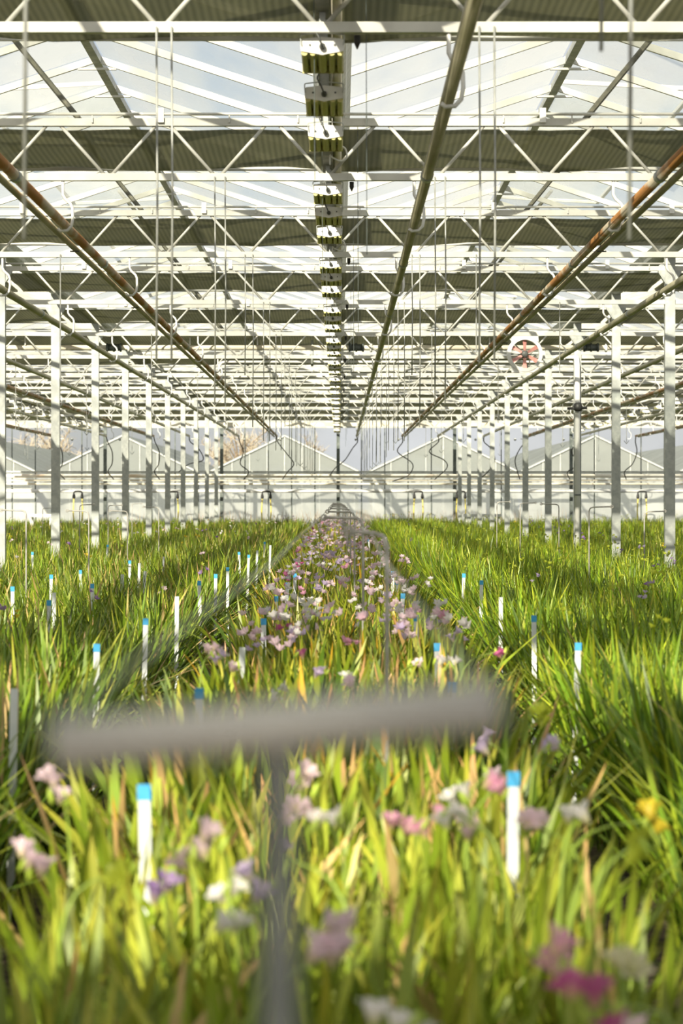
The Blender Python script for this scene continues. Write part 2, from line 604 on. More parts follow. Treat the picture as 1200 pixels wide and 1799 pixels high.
coup_me = MB().tube([(0, -.05, 0), (0, .05, 0)], .033, 12).mesh('coupling', M_GALV, True)
heat_pipe(-1.62, True, 2, 'rust-stained double heating pipe running diagonally past the hanging lamps, opposite the fan', M_RUST, 9.0, [(.25, -.45), (.42, -.7), (.25, -.9), (.1, -1.1)])
heat_pipe(.435, False, 1, 'single olive heating pipe running close beside the lamp row', M_PIPE, 6.0, [(-.1, -.3), (-.3, -.6), (-.55, -.8), (-.7, -1.0)])
heat_pipe(1.60, True, 2, 'rusty orange and cream double heating pipe running towards the fan', M_RUST, 9.0, [(-.1, -.4), (.3, -.7), (.2, -1.0), (-.2, -1.15)])
heat_pipe(-2.60, False, 3, 'olive heating pipe close in front of the columns opposite the fan', M_PIPE, 14, [(.1, -.4), (0, -.7), (.2, -.9), (.05, -1.1)])
heat_pipe(2.52, False, 3, 'olive heating pipe passing just below the round fan', M_PIPE, 14, [(-.2, -.4), (.2, -.6), (.3, -.8), (0, -1.1)])
heat_pipe(-3.87, False, 5, 'olive heating pipe just behind the columns opposite the fan', M_PIPE, 24, [(.2, -.3), (.3, -.6), (-.1, -.7), (-.4, -.9)])
heat_pipe(3.70, False, 5, 'olive heating pipe just behind the columns beneath the fan', M_PIPE, 24, [(.2, -.3), (.35, -.6), (.2, -.9), (0, -1.1)])
heat_pipe(-4.78, True, 6, 'rusty double heating pipe in the span opposite the fan', M_RUST, 30, [(.1, -.4), (.05, -.7), (-.1, -.9), (0, -1.1)])
heat_pipe(4.78, True, 6, 'rusty double heating pipe in the span beyond the fan', M_RUST, 30, [(-.1, -.3), (-.2, -.6), (-.1, -.9), (0, -1.1)])
heat_pipe(-6.0, False, 8, 'olive heating pipe beside the far lamp row opposite the fan', M_PIPE, 38, [(.1, -.4), (.05, -.7), (-.1, -.9), (0, -1.1)])
heat_pipe(6.1, False, 8, 'olive heating pipe beside the far lamp row beyond the fan', M_PIPE, 38, [(-.1, -.4), (.15, -.7), (-.1, -.9), (0, -1.1)])
heat_pipe(-7.3, True, 9, 'rusty double heating pipe farthest out opposite the fan', M_RUST, 46, [(.1, -.4), (.05, -.7), (-.1, -.9), (0, -1.1)])
heat_pipe(7.6, True, 9, 'rusty double heating pipe farthest out beyond the fan', M_RUST, 46, [(.1, -.4), (.05, -.7), (-.1, -.9), (0, -1.1)])

# ------------------------------------------------------------------ cross pipes under the roof
cp = thing('cross_pipe', 'thick cream water pipe crossing the house behind the fan with dark couplings', 'pipe', (0, TY(6) + .22, CZ + 2.02))
put('tube', MB().tube([(-9.6, 0, 0), (9.6, 0, 0)], .034, 12).mesh('tube', M_CREAM, True), cp)
for x in (-3.02, .22, 3.36, -5.4, 5.6):
    m_ = MB().tube([(-.08, 0, 0), (.08, 0, 0)], .046, 12)
    for q in (-.09, 0, .09):
        m_.tube([(q - .012, 0, 0), (q + .012, 0, 0)], .058, 12)
    put('coupling', m_.mesh('coupling', M_DARKSTEEL, True), cp, (x, 0, 0))
    put('flange', MB().tube([(-.014, 0, 0), (.014, 0, 0)], .062, 12).mesh('flange', M_WHITE, True), cp, (x + .2, 0, 0))
put('drop_leg', MB().tube([(-.37, 0, .1), (-.37, 0, -.25)], .018, 8).mesh('drop_leg', M_GALV, True), cp)
for x in (-4.2, -2.0, -1.1, 1.1, 2.0, 4.4):
    put('hanger', MB().tube([(0, 0, .17), (0, 0, .03)], .010, 6).mesh('hanger', M_WHITE), cp, (x, -.04, 0))
cp = thing('cross_pipe', 'slim white pipe crossing behind the lamps, its elbow dropping to the rusty pipe', 'pipe', (0, TY(7) + .15, CZ + 2.08))
put('tube', MB().tube([(-1.83, 0, -.40), (-1.83, 0, -.06), (-1.80, 0, -.015), (-1.74, 0, 0), (9.6, 0, 0)], .024, 10).mesh('tube', M_WHITE, True), cp)
for x in (-.05, 1.9, 3.9):
    put('coupling', MB().tube([(-.06, 0, 0), (.06, 0, 0)], .031, 10).mesh('coupling', M_GALV, True), cp, (x, 0, 0))
cp = thing('cross_pipe', 'slim white pipe crossing the far bays beyond the second fan truss', 'pipe', (0, TY(8) + .15, CZ + 2.08))
put('tube', MB().tube([(-9.6, 0, 0), (9.6, 0, 0)], .018, 10).mesh('tube', M_WHITE, True), cp)
for x in (-3.9, -.9, 2.2):
    put('coupling', MB().tube([(-.06, 0, 0), (.06, 0, 0)], .026, 10).mesh('coupling', M_GALV, True), cp, (x, 0, 0))

# ------------------------------------------------------------------ lamp rail and lamps
ZL = CZ + 1.845
for xr, y0, lab in ((-.07, 1.0, 'dark steel rail carrying the central row of hanging lamps'), (-6.44, 20, 'dark rail of the far lamp row opposite the fan'), (6.36, 20, 'dark rail of the far lamp row beyond the fan')):
    r_ = thing('lamp_rail', lab, 'rail', (xr, y0, CZ + 1.985))
    put('channel', MB().prism([(-.028, -.03), (.028, -.03), (.028, .03), (-.028, .03)], 0, 66 - y0).mesh('channel', M_LAMPDARK), r_)
    put('conduit', MB().tube([(.055, 0, .005), (.055, 66 - y0, .005)], .024, 10).mesh('conduit', M_CREAM, True), r_)
PL = [(-.089, -.012), (-.080, -.003), (0, .005), (.080, -.003), (.089, -.012), (.086, -.052), (0, -.067), (-.086, -.052)]
plate_me = MB().prism(PL, 0, .005).mesh('end_plate', M_WHITE)
hous = [(x * .94, z * .9 if z < 0 else z) for x, z in PL]
hous = [(-.084, -.012), (-.076, -.005), (0, .002), (.076, -.005), (.084, -.012), (.084, -.03), (0, -.036), (-.084, -.03)]
house_me = MB().prism(hous, .005, .43).mesh('housing', M_WHITE)
fin_me = {}
for w_ in (.0125, .0175):
    m_ = MB()
    prof = [(w_ * math.cos(t), -.050 + .012 * math.sin(t)) for t in np.linspace(math.pi, 2 * math.pi, 7)]
    prof = prof + [(w_, -.031), (-w_, -.031)]
    prof2 = [(x, z - .008) for x, z in prof[:-2]] + prof[-2:]
    m_.prism(prof2, .006, .40)
    m_.prism([(x * .75, z * .97) for x, z in prof2], .40, .425)
    fin_me[w_] = m_.mesh('fin', M_OLIVE, False)
gap_me = MB().box(-.064, -.046, .002, .17, -.052, -.028).box(-.03, -.013, .002, .17, -.054, -.03).box(.013, .03, .002, .17, -.054, -.03).box(.046, .064, .002, .17, -.052, -.028).mesh('sunlit_gap', M_WHITE)  # white blocks added between the fins to imitate their sunlit gaps
back_me = MB().box(-.086, .086, .43, .436, -.066, -.004).mesh('back_plate', M_OLIVE)
knob_me = MB().tube([(0, -.03, 0), (0, -.022, 0), (0, 0, 0)], [.009, .0125, .0125], 10).mesh('cable_gland', M_HUB, True)
screw_me = MB().tube([(0, -.004, 0), (0, .002, 0)], .0045, 8).mesh('screw', M_HUB)
handle_me = MB().tube(smooth_path([(-.084, -.01, -.03), (-.087, -.012, .006), (-.07, -.012, .012), (0, -.012, .018), (.07, -.012, .012), (.087, -.012, .006), (.084, -.01, -.03)], 3), .0028, 5).mesh('wire_loop', M_GALV)
cable_me = MB().tube(smooth_path([(0, -.03, -.04), (-.012, -.05, -.01), (-.03, -.03, .03), (-.02, .05, .07), (0, .1, .11)], 4), .004, 5).mesh('cable', M_HUB, True)
hook_me = MB().box(-.02, .02, .18, .21, 0, .115).box(-.012, .012, .03, .05, 0, .115).mesh('mounting_strap', M_GALV)
loop_me = MB().tube(smooth_path([(.075, .40, -.04), (.10, .40, -.06), (.105, .40, -.10), (.075, .40, -.12), (.03, .40, -.10), (.02, .40, -.09), (.02, .40, -.14)], 4), .005, 6).mesh('white_flex', M_WHITE, True)
gi = 0
for xr, n0, wd in ((-.07, 1, 'central row'), (-6.44, 9, 'far row opposite the fan'), (6.36, 9, 'far row beyond the fan')):
    i = 0
    for n in range(n0, 14):
        for k in range(3):
            i += 1
            y = TY(n) + .03 + k * 1.14
            if y > 65.6:
                continue
            pos = ('first', 'middle', 'last')[k]
            lp = thing('grow_lamp', 'white finned lamp, %s of its three behind the %s truss, %s' % (pos, ORD[n + 1 if n0 == 1 else n - 3], wd), 'lamp', (xr, y, ZL), group='hanging lamps in rows of three')
            put('housing', house_me, lp)
            ep = put('end_plate', plate_me, lp)
            for x, w_ in ((-.072, .0125), (-.038, .0125), (0, .0175), (.038, .0125), (.072, .0125)):
                put('fin', fin_me[w_], lp, (x, 0, 0))
            put('sunlit_gap', gap_me, lp)
            put('back_plate', back_me, lp)
            put('mounting_strap', hook_me, lp)
            if n < 8:
                put('cable_gland', knob_me, ep, (0, 0, -.036))
                put('screw', screw_me, ep, (-.05, 0, -.028))
                put('screw', screw_me, ep, (.05, 0, -.028))
                put('wire_loop', handle_me, ep)
                put('cable', cable_me, ep)
                if k == 2:
                    put('white_flex', loop_me, lp)

# ------------------------------------------------------------------ hanging wires with hooks
strand = {}
for nm, zb in (('long', CZ + .55), ('mid', CZ + .95)):
    strand[nm] = MB().tube([(0, 0, ZLOW), (.004, 0, (ZLOW + zb) / 2), (0, 0, zb)], .0048, 6).mesh('strand', M_WIRE, True)
vh = MB().tube([(-.045, 0, .06), (0, 0, 0), (.045, 0, .06)], .006, 6).mesh('hook', M_DARKSTEEL)
plug = MB().tube([(0, 0, 0), (0, 0, -.03), (0, 0, -.055)], [.013, .013, .002], 8).mesh('plug', M_BLACK)
for X0, wd in ((-.70, 'opposite the fan from the lamps'), (.585, 'on the fan side of the lamps')):
    for n in range(0, 14):
        h = thing('hanging_wire', 'pair of thin wires at the %s truss, %s' % (ORD[n + 1], wd), 'wire', (X0, TY(n) - .03, 0), group='pairs of hanging wires')
        put('strand', strand['long' if n % 3 else 'mid'], h, (-.03, 0, 0))
        put('strand', strand['long'], h, (.03, 0, 0))
        if n > 7:
            put('hook', vh, h, (.03, 0, CZ + .55))
k_ = 0
XW = (-8.2, -7.1, -5.7, -4.3, -2.15, 1.05, 2.1, 4.2, 5.4, 6.8, 8.0)
for X0 in XW:
    for n in range(3, 14):
        if abs(X0) > .139 * TY(n) or (n + int(abs(X0) * 7)) % 2:
            continue
        zb = CZ + random.uniform(.9, 1.25)
        h = thing('hanging_wire', 'single hanging wire at the %s truss, %s in from the edge %s the fan' % (ORD[n + 1], ORD[1 + sorted(XW, key=lambda q: -abs(q) if q * X0 > 0 else 99).index(X0)], 'beyond' if X0 > 0 else 'opposite'), 'wire', (X0, TY(n) - .03, 0), group='hooked single wires')
        put('strand', MB().tube([(0, 0, ZLOW), (0, 0, zb)], .005, 5).mesh('strand', M_WIRE), h)
        if n > 7:
            put('hook', vh, h, (0, 0, zb))
for n in range(1, 10):
    h = thing('pull_cord', 'thin cord with a black plug beside the lamp at the %s truss' % ORD[n + 1], 'cord', (.085, TY(n) + .06, 0), group='cords with black plugs')
    put('plug', plug, h, (-.015, 0, ZLOW - .02))
    put('strand', MB().tube([(.02, 0, ZUP), (.024, 0, ZLOW - .9)], .0018, 5).mesh('strand', M_DARKSTEEL), h)
    put('strand', MB().tube([(-.19, 0, ZUP), (-.185, 0, ZLOW - .6)], .0018, 5).mesh('strand', M_DARKSTEEL), h)

# ------------------------------------------------------------------ fan
fan_p = at(922, 622, D=TY(6) - .18)
fan = thing('circulation_fan', 'round white fan with six faded red blades hung under the roof', 'fan', fan_p)
R = .235
m_ = MB()
NS = 36
for k in range(NS):
    a0, a1 = 2 * math.pi * k / NS, 2 * math.pi * (k + 1) / NS
    b = len(m_.v)
    for a in (a0, a1):
        c, s = math.cos(a), math.sin(a)
        for r_, yy in ((R, -.03), (R * .80, -.045), (R * .80, .06), (R, .06)):
            m_.v.append((c * r_, yy, s * r_))
    for q in range(4):
        p_ = (q + 1) % 4
        m_.f.append((b + q, b + 4 + q, b + 4 + p_, b + p_))
put('shroud_ring', m_.mesh('shroud_ring', M_WHITE), fan)
m_ = MB()
for zz in (1, -1):
    m_.prism([(x, zz * z) for x, z in ((-.175, .245), (.175, .245), (.185, .16), (.10, .215), (-.10, .215), (-.185, .16))], -.02, .0)
put('mounting_plate', m_.mesh('mounting_plate', M_WHITE), fan)
bl = MB()
for i in range(5):
    t = i / 4
    r_ = .045 + t * .145
    hw = .022 + .009 * t
    tw = .75 - .35 * t
    for sx in (-1, 1):
        bl.v.append((sx * hw * math.cos(tw), sx * hw * math.sin(tw) - .004, r_))
    for sx in (-1, 1):
        bl.v.append((sx * hw * math.cos(tw), sx * hw * math.sin(tw) + .004, r_))
for i in range(4):
    a = i * 4
    bl.f += [(a, a + 1, a + 5, a + 4), (a + 2, a + 6, a + 7, a + 3), (a, a + 4, a + 6, a + 2), (a + 1, a + 3, a + 7, a + 5)]
bl.f += [(16, 17, 19, 18), (0, 2, 3, 1)]
bl_me = bl.mesh('blade', M_RED)
for k in range(6):
    put('blade', bl_me, fan, (0, .01, 0), (0, k * math.pi / 3, 0))
put('hub', MB().tube([(0, -.04, 0), (0, -.03, 0), (0, .05, 0)], [.035, .045, .045], 12).mesh('hub', M_HUB, True), fan)
put('motor', MB().tube([(0, .05, 0), (0, .16, 0)], .05, 12).mesh('motor', M_DARKSTEEL, True), fan)
put('strut', MB().bar((-.19, .07, 0), (.19, .07, 0), .015, .015).bar((0, .07, -.19), (0, .07, .19), .015, .015).mesh('strut', M_DARKSTEEL), fan)
for x in (-.13, .11):
    put('hanger_strap', MB().box(-.016, .016, -.012, -.006, 0, ZUP - fan_p.z - .24).mesh('hanger_strap', M_WHITE), fan, (x, 0, .24))

# white rain pipe in front of the third column on the fan side
dp = thing('downpipe', 'white plastic rain pipe strapped to a column beneath the fan', 'downpipe', (XC + 3.2 - .01, TY(6) - .105, 0))
put('tube', MB().tube([(0, 0, 0), (0, 0, ZLOW - .12), (-.01, .03, ZLOW)], .036, 12).mesh('tube', M_WHITE, True), dp)
put('strap', MB().box(-.04, .04, -.04, .04, -.01, .01).mesh('strap', M_DARKSTEEL), dp, (0, 0, CZ + .05))
ball = MB()
ball.tube([(0, 0, -.06), (0, 0, -.045), (0, 0, 0), (0, 0, .045), (0, 0, .06)], [.02, .05, .06, .05, .02], 12)
ball.tube([(-.14, 0, -.02), (.12, 0, -.01)], .018, 8)
put('valve', ball.mesh('valve', M_BLACK, True), dp, (0, -.07, CZ + 1.21))

# ------------------------------------------------------------------ far end wall
wl = thing('wall_far', 'glass end wall, frosted below and clear above, with thin dark posts', 'wall', (0, END, 0), kind='structure')
PW = .64
ZS, ZT = CZ + .74, CZ + 2.0
up_me = MB().box(.012, PW - .012, -.003, .003, ZS, ZT).mesh('clear_pane', M_CLEAR)
lo_me = MB().box(.012, PW - .012, -.003, .003, .12, ZS - .02).mesh('frosted_pane', M_FROST)
po_me = MB().box(-.014, .014, -.02, .02, 0, ZT).mesh('mullion', M_DARKSTEEL)
bp_me = MB().box(-.045, .045, -.06, .02, 0, ZGUT).mesh('end_post', M_DARKSTEEL)
for i in range(-16, 16):
    x = XC + i * PW
    put('clear_pane', up_me, wl, (x, 0, 0))
    put('frosted_pane', lo_me, wl, (x, 0, 0))
    put('end_post' if i % 5 == 0 else 'mullion', bp_me if i % 5 == 0 else po_me, wl, (x, -.03, 0))
put('plinth', MB().box(-11, 11, -.06, .06, 0, .12).mesh('plinth', M_GALV), wl)
put('sill_rail', MB().box(-11, 11, -.05, .03, ZS - .02, ZS + .02).mesh('sill_rail', M_GALV), wl)
put('wall_plate', MB().box(-11, 11, -.09, .05, ZT - .04, ZT + .12).mesh('wall_plate', M_CREAM), wl)
for k in range(-6, 6):
    xg = XC + (k if k % 2 == 0 else k + 1) * SL
    s = 1 if k % 2 == 0 else -1
    poly = [(xg, ZT + .12), (xg + s * SL, ZT + .12), (xg + s * SL, ZRIDGE), (xg, ZGUT + .06)]
    if s < 0:
        poly.reverse()
    put('gable_pane', MB().prism(poly, -.003, .003).mesh('gable_pane', M_FROST), wl)
# pipes along the end wall
for zz, r_, m, yy, nm in ((.615, .05, M_CREAMRUST, -.45, 'thick cream pipe with rust stains'), (.50, .026, M_CREAM, -.35, 'slim dark-edged cream pipe below the stained one'), (.40, .030, M_CREAM, -.32, 'middle cream pipe'), (.205, .048, M_WHITE, -.5, 'lowest thick white pipe')):
    p = thing('wall_pipe', nm + ' along the foot of the far glass wall', 'pipe', (0, END + yy, CZ + zz), group='pipes along the far wall')
    put('tube', MB().tube([(-10.5, 0, 0), (10.5, 0, 0)], r_, 10).mesh('tube', m, True), p)
    for i in range(-4, 5):
        put('bracket', MB().box(-.02, .02, 0, -yy - .06, -.012, .012).mesh('bracket', M_DARKSTEEL), p, (XC + i * 1.6 + .4, 0, 0))
for x, lab in ((137, 'left of the column rows'), (305, 'between columns opposite the fan'), (468, 'left of the wire hooks'), (735, 'right of the wire hooks'), (810, 'tangled beside the dark end post'), (1128, 'between the columns beneath the fan')):
    X = (x - VX) * (END - 1.2) / F
    s = thing('water_standpipe', 'black u-shaped tap on yellow hoses, %s' % lab, 'standpipe', (X, END - 1.2, 0), group='taps on yellow hoses at the far wall')
    z1 = CZ + .0
    for q in (-.11, .11):
        put('hose', MB().tube(smooth_path([(q * 1.5, 0, 0), (q, 0, .4), (q * 1.15, 0, .8), (q, 0, z1)], 4), .019, 7).mesh('hose', M_YELLOW, True), s)
        put('valve', MB().tube([(q, 0, z1), (q, 0, z1 + .03), (q, 0, z1 + .12)], [.03, .045, .03], 8).mesh('valve', M_BLACK), s)
    put('bend', MB().tube(smooth_path([(-.11, 0, z1 + .1), (-.10, 0, z1 + .18), (0, 0, z1 + .2), (.10, 0, z1 + .18), (.11, 0, z1 + .1)], 4), .022, 7).mesh('bend', M_BLACK, True), s)
for (x0, x1, y0, y1, D, lab) in ((52, 94, 903, 916, 58, 'low white bench behind the bed opposite the fan'), (815, 880, 903, 909, 60, 'low white bench behind the bed beneath the fan')):
    a, b = at(x0, y0, D), at(x1, y1, D)
    t = thing('bench', lab, 'bench', ((a.x + b.x) / 2, D, 0))
    w = (b.x - a.x) / 2
    put('top', MB().box(-w, w, -.25, .25, a.z - .07, a.z).mesh('top', M_WHITE), t)
    for sx in (-1, 1):
        for sy in (-1, 1):
            put('leg', MB().box(sx * (w - .05) - .02, sx * (w - .05) + .02, sy * .2 - .02, sy * .2 + .02, 0, a.z - .07).mesh('leg', M_WHITE), t)

# ------------------------------------------------------------------ neighbouring greenhouses and trees outside
ND = 97.0
for i, px in enumerate((-68, 215, 500, 779, 1046, 1325)):
    X = (px - VX) * ND / F
    zr, ze, hw, LN = CZ + 2.52, CZ + 1.08, 2.98, 40
    nb = thing('neighbour_greenhouse', '%s gabled glass greenhouse outside the end wall, counting from the bare trees' % ORD[i + 1], 'greenhouse', (X, ND, 0), group='gabled glasshouses outside')
    put('gable_wall', MB().prism([(-hw, 0), (hw, 0), (hw, ze), (0, zr), (-hw, ze)], 0, .05).mesh('gable_wall', M_NEIGH), nb)
    for s in (-1, 1):
        m_ = MB()
        b0, b1 = Vector((s * hw, 0, ze)), Vector((0, 0, zr))
        m_.v = [tuple(p + Vector((0, y, z))) for z in (.02, .06) for p, y in ((b0, .05), (b1, .05), (b1, LN), (b0, LN))]
        m_.f = [(0, 3, 2, 1), (4, 5, 6, 7), (0, 1, 5, 4), (1, 2, 6, 5), (2, 3, 7, 6), (3, 0, 4, 7)]
        put('roof_slope', m_.mesh('roof_slope', M_NEIGH), nb)
        put('verge', MB().bar((s * hw, -.04, ze), (0, -.04, zr), .05, .08).mesh('verge', M_GALV), nb)
    for q in range(-4, 5):
        x = q * .7
        put('mullion', MB().box(x - .015, x + .015, -.03, .0, 0, zr - (zr - ze) * abs(x) / hw).mesh('mullion', M_GALV), nb)
    put('tie_rail', MB().box(-hw, hw, -.04, 0, ze - .03, ze + .03).mesh('tie_rail', M_GALV), nb)


def bare_tree(px, D, h, spread, lab, seed):
    r = random.Random(seed)
    t = thing('bare_tree', lab, 'tree', ((px - VX) * D / F, D, 0), group='bare trees beyond the glasshouses')
    put('trunk', MB().tube([(0, 0, 0), (.1, 0, h * .3), (0, .1, h * .55)], [.22, .17, .1], 8).mesh('trunk', M_BARK, True), t)
    br, tw = MB(), MB()
    for i in range(26):
        a = r.uniform(0, 6.28)
        z0 = h * r.uniform(.25, .6)
        e = Vector((math.cos(a) * spread * r.uniform(.4, 1), math.sin(a) * spread * r.uniform(.4, 1), z0 + h * r.uniform(.15, .42)))
        mid = Vector((e.x * .45, e.y * .45, z0 + (e.z - z0) * .6))
        br.tube([(0, 0, z0), mid, e], [.07, .045, .015], 5)
        for k in range(26):
            s_ = mid.lerp(e, r.random())
            d = Vector((r.gauss(0, .5), r.gauss(0, .5), r.gauss(.35, .4))) * spread * .33
            tw.tube([s_, s_ + d * .6 + Vector((0, 0, .05)), s_ + d], [.016, .011, .004], 3, cap=False)
    put('branches', br.mesh('branches', M_BARK), t)
    tag(put('twigs', tw.mesh('twigs', M_TWIG), t), kind='stuff')


bare_tree(420, 146, 5.7, 2.1, 'round bare twiggy tree behind the tallest glasshouse gable', 1)
bare_tree(545, 155, 5.4, 1.1, 'narrow bare tree rising just beside the central post', 2)
bare_tree(95, 144, 5.6, 2.0, 'pale bare tree over the glasshouse roof opposite the fan', 3)
bare_tree(15, 148, 5.6, 2.4, 'wide bare tree at the edge opposite the fan', 4)
bare_tree(395, 150, 5.0, 1.6, 'lower bare tree next to the round twiggy one', 5)

# ------------------------------------------------------------------ foliage
PAL = {
    'centre': [((.22, .31, .022), .44), ((.36, .41, .045), .24), ((.085, .155, .014), .19), ((.58, .40, .16), .08), ((.62, .42, .04), .05)],
    'left': [((.16, .27, .018), .56), ((.34, .42, .045), .20), ((.075, .14, .012), .19), ((.52, .40, .17), .05)],
    'right': [((.18, .31, .016), .56), ((.36, .46, .03), .25), ((.08, .16, .012), .18), ((.5, .42, .1), .01)],
}


def pick_cols(kind, n, r):
    cs = np.array([c for c, _ in PAL[kind]])
    p = np.array([w for _, w in PAL[kind]])
    c = cs[r.choice(len(cs), n, p=p / p.sum())]
    return np.clip(c * r.uniform(.82, 1.18, (n, 1)) * r.uniform(.94, 1.06, (n, 3)), 0, 1)


def leaf_arrays(bx, by, bz, L, w, az, lean, bend, seg, col):
    """sword-shaped leaves as narrow strips"""
    n = len(bx)
    t = np.arange(seg) / seg
    tt = np.concatenate([t, [1.0]])
    out = (lean[:, None] * tt + bend[:, None] * tt ** 2) * L[:, None]
    up = L[:, None] * (tt * np.cos(lean)[:, None] - .55 * (bend[:, None] ** 2) * tt ** 2)
    ca, sa = np.cos(az)[:, None], np.sin(az)[:, None]
    px, py, pz = bx[:, None] + out * ca, by[:, None] + out * sa, bz[:, None] + up
    wid = w[:, None] * np.interp(t, [0, .25, .6, .82, 1], [.45, .75, 1., .95, .5])[None, :] * .5
    fa = az + np.pi / 2 + rng.uniform(-.9, .9, n)
    fx, fy = np.cos(fa)[:, None], np.sin(fa)[:, None]
    V = np.zeros((n, 2 * seg + 1, 3), np.float32)
    V[:, 0:2 * seg:2, 0] = px[:, :seg] - fx * wid
    V[:, 0:2 * seg:2, 1] = py[:, :seg] - fy * wid
    V[:, 0:2 * seg:2, 2] = pz[:, :seg]
    V[:, 1:2 * seg:2, 0] = px[:, :seg] + fx * wid
    V[:, 1:2 * seg:2, 1] = py[:, :seg] + fy * wid
    V[:, 1:2 * seg:2, 2] = pz[:, :seg]
    V[:, 2 * seg, 0], V[:, 2 * seg, 1], V[:, 2 * seg, 2] = px[:, seg], py[:, seg], pz[:, seg]
    tri = []
    for s in range(seg - 1):
        a = 2 * s
        tri += [(a, a + 1, a + 3), (a, a + 3, a + 2)]
    tri.append((2 * seg - 2, 2 * seg - 1, 2 * seg))
    tri = np.array(tri)
    T = (np.arange(n)[:, None, None] * (2 * seg + 1) + tri[None]).reshape(-1, 3)
    C = np.repeat(col[:, None, :], 2 * seg + 1, 1)
    # leaf tips a little yellower
    C[:, -1, 0] = np.clip(C[:, -1, 0] * 1.25, 0, 1)
    return V.reshape(-1, 3), T, C.reshape(-1, 3)


def tri_mesh(name, V, T, C, mats, mi=None, smooth=True):
    me = bpy.data.meshes.new(name)
    me.vertices.add(len(V))
    me.vertices.foreach_set('co', np.ascontiguousarray(V, np.float32).ravel())
    me.loops.add(len(T) * 3)
    me.loops.foreach_set('vertex_index', np.ascontiguousarray(T, np.int32).ravel())
    me.polygons.add(len(T))
    me.polygons.foreach_set('loop_start', np.arange(0, len(T) * 3, 3, dtype=np.int32))
    for m in mats:
        me.materials.append(m)
    if mi is not None:
        me.polygons.foreach_set('material_index', np.ascontiguousarray(mi, np.int32))
    at_ = me.attributes.new('Col', 'FLOAT_COLOR', 'POINT')
    at_.data.foreach_set('color', np.concatenate([C, np.ones((len(C), 1))], 1).astype(np.float32).ravel())
    me.update(calc_edges=True)
    if smooth:
        me.polygons.foreach_set('use_smooth', np.ones(len(T), bool))
    return me


# petal-shaped blossom, one template (centre at origin, opening along +z)
def blossom_template(rich):
    V, T = [], []
    for k in range(6):
        a = k * math.pi / 3
        r1 = 1.0 if k % 2 else .9
        def P(r, da, z):
            return (r * math.cos(a + da), r * math.sin(a + da), z)
        b = len(V)
        if rich:
            V += [P(.10, 0, -1.0), P(.32, -.5, -.15), P(.32, .5, -.15), P(.78 * r1, -.46, .32), P(.78 * r1, .46, .32), P(1.02 * r1, 0, .38), P(.62 * r1, 0, .22)]
            T += [(b, b + 1, b + 6), (b, b + 6, b + 2), (b + 1, b + 3, b + 6), (b + 6, b + 4, b + 2), (b + 3, b + 5, b + 6), (b + 6, b + 5, b + 4)]
        else:
            V += [P(.06, 0, -.45), P(.65 * r1, -.5, .2), P(1.0 * r1, 0, .35), P(.65 * r1, .5, .2)]
            T += [(b, b + 1, b + 2), (b, b + 2, b + 3)]
    return np.array(V), np.array(T)


PETAL = {'pale': (.93, .70, .80), 'white': (.95, .90, .90), 'pink': (.86, .42, .60), 'lilac': (.68, .54, .80), 'purple': (.36, .22, .50),
         'magenta': (.62, .14, .36), 'yellow': (.85, .66, .06), 'bud': (.46, .52, .05), 'cream': (.86, .80, .55)}
BT = {r: blossom_template(r) for r in (True, False)}


def blossom_mesh(colour, rich):
    V, T = BT[rich]
    c = np.array(PETAL[colour])
    C = np.tile(c, (len(V), 1)) * rng.uniform(.92, 1.06, (len(V), 1))
    thr = V[:, 2] < -.3
    C[thr] = np.array((.80, .74, .30)) if colour not in ('yellow', 'bud') else c
    return tri_mesh('blossom', V * .021, T, np.clip(C, 0, 1), [M_PETAL])


def scatter_blossoms(pos, size, cols):
    V0, T0 = BT[False]
    n = len(pos)
    nv = len(V0)
    tx, ty, rz = rng.uniform(-.9, .9, n), rng.uniform(-.9, .9, n), rng.uniform(0, 6.28, n)
    V = np.zeros((n, nv, 3))
    c, s = np.cos(rz)[:, None], np.sin(rz)[:, None]
    x, y, z = V0[None, :, 0] * c - V0[None, :, 1] * s, V0[None, :, 0] * s + V0[None, :, 1] * c, np.tile(V0[None, :, 2], (n, 1))
    ct, st = np.cos(tx)[:, None], np.sin(tx)[:, None]
    y, z = y * ct - z * st, y * st + z * ct
    ct, st = np.cos(ty)[:, None], np.sin(ty)[:, None]
    x, z = x * ct + z * st, -x * st + z * ct
    V = np.stack([x, y, z], 2) * size[:, None, None] + pos[:, None, :]
    T = (np.arange(n)[:, None, None] * nv + T0[None]).reshape(-1, 3)
    C = np.repeat(cols[:, None, :], nv, 1) * rng.uniform(.9, 1.08, (n, 1, 1))
    return V.reshape(-1, 3), T, np.clip(C.reshape(-1, 3), 0, 1)


# beds across the house: (x0, x1, character, leaf height, leaf width, label)
BEDS = [
    (-.46, .50, 'centre', .60, .021, 'centre bed of yellow-green freesias dotted with pink blossoms'),
    (-2.25, -.93, 'left', .62, .0145, 'bed of freesias beside the centre bed, opposite the fan'),
    (.86, 2.30, 'right', .68, .0115, 'dense dark green freesia bed on the fan side'),
    (-3.95, -2.45, 'left', .62, .0145, 'freesia bed at the column row opposite the fan'),
    (2.50, 3.98, 'right', .64, .0115, 'freesia bed at the column row beneath the fan'),
    (-5.5, -4.1, 'left', .62, .0145, 'second freesia bed behind the column row opposite the fan'),
    (4.12, 5.5, 'right', .64, .0115, 'second freesia bed behind the column row beneath the fan'),
    (-10.6, -5.65, 'left', .62, .0145, 'far outer freesia beds opposite the fan'),
    (5.65, 10.6, 'right', .64, .0115, 'far outer freesia beds beyond the fan'),
]
D_LEAF, DENS = 5.1, 40.0

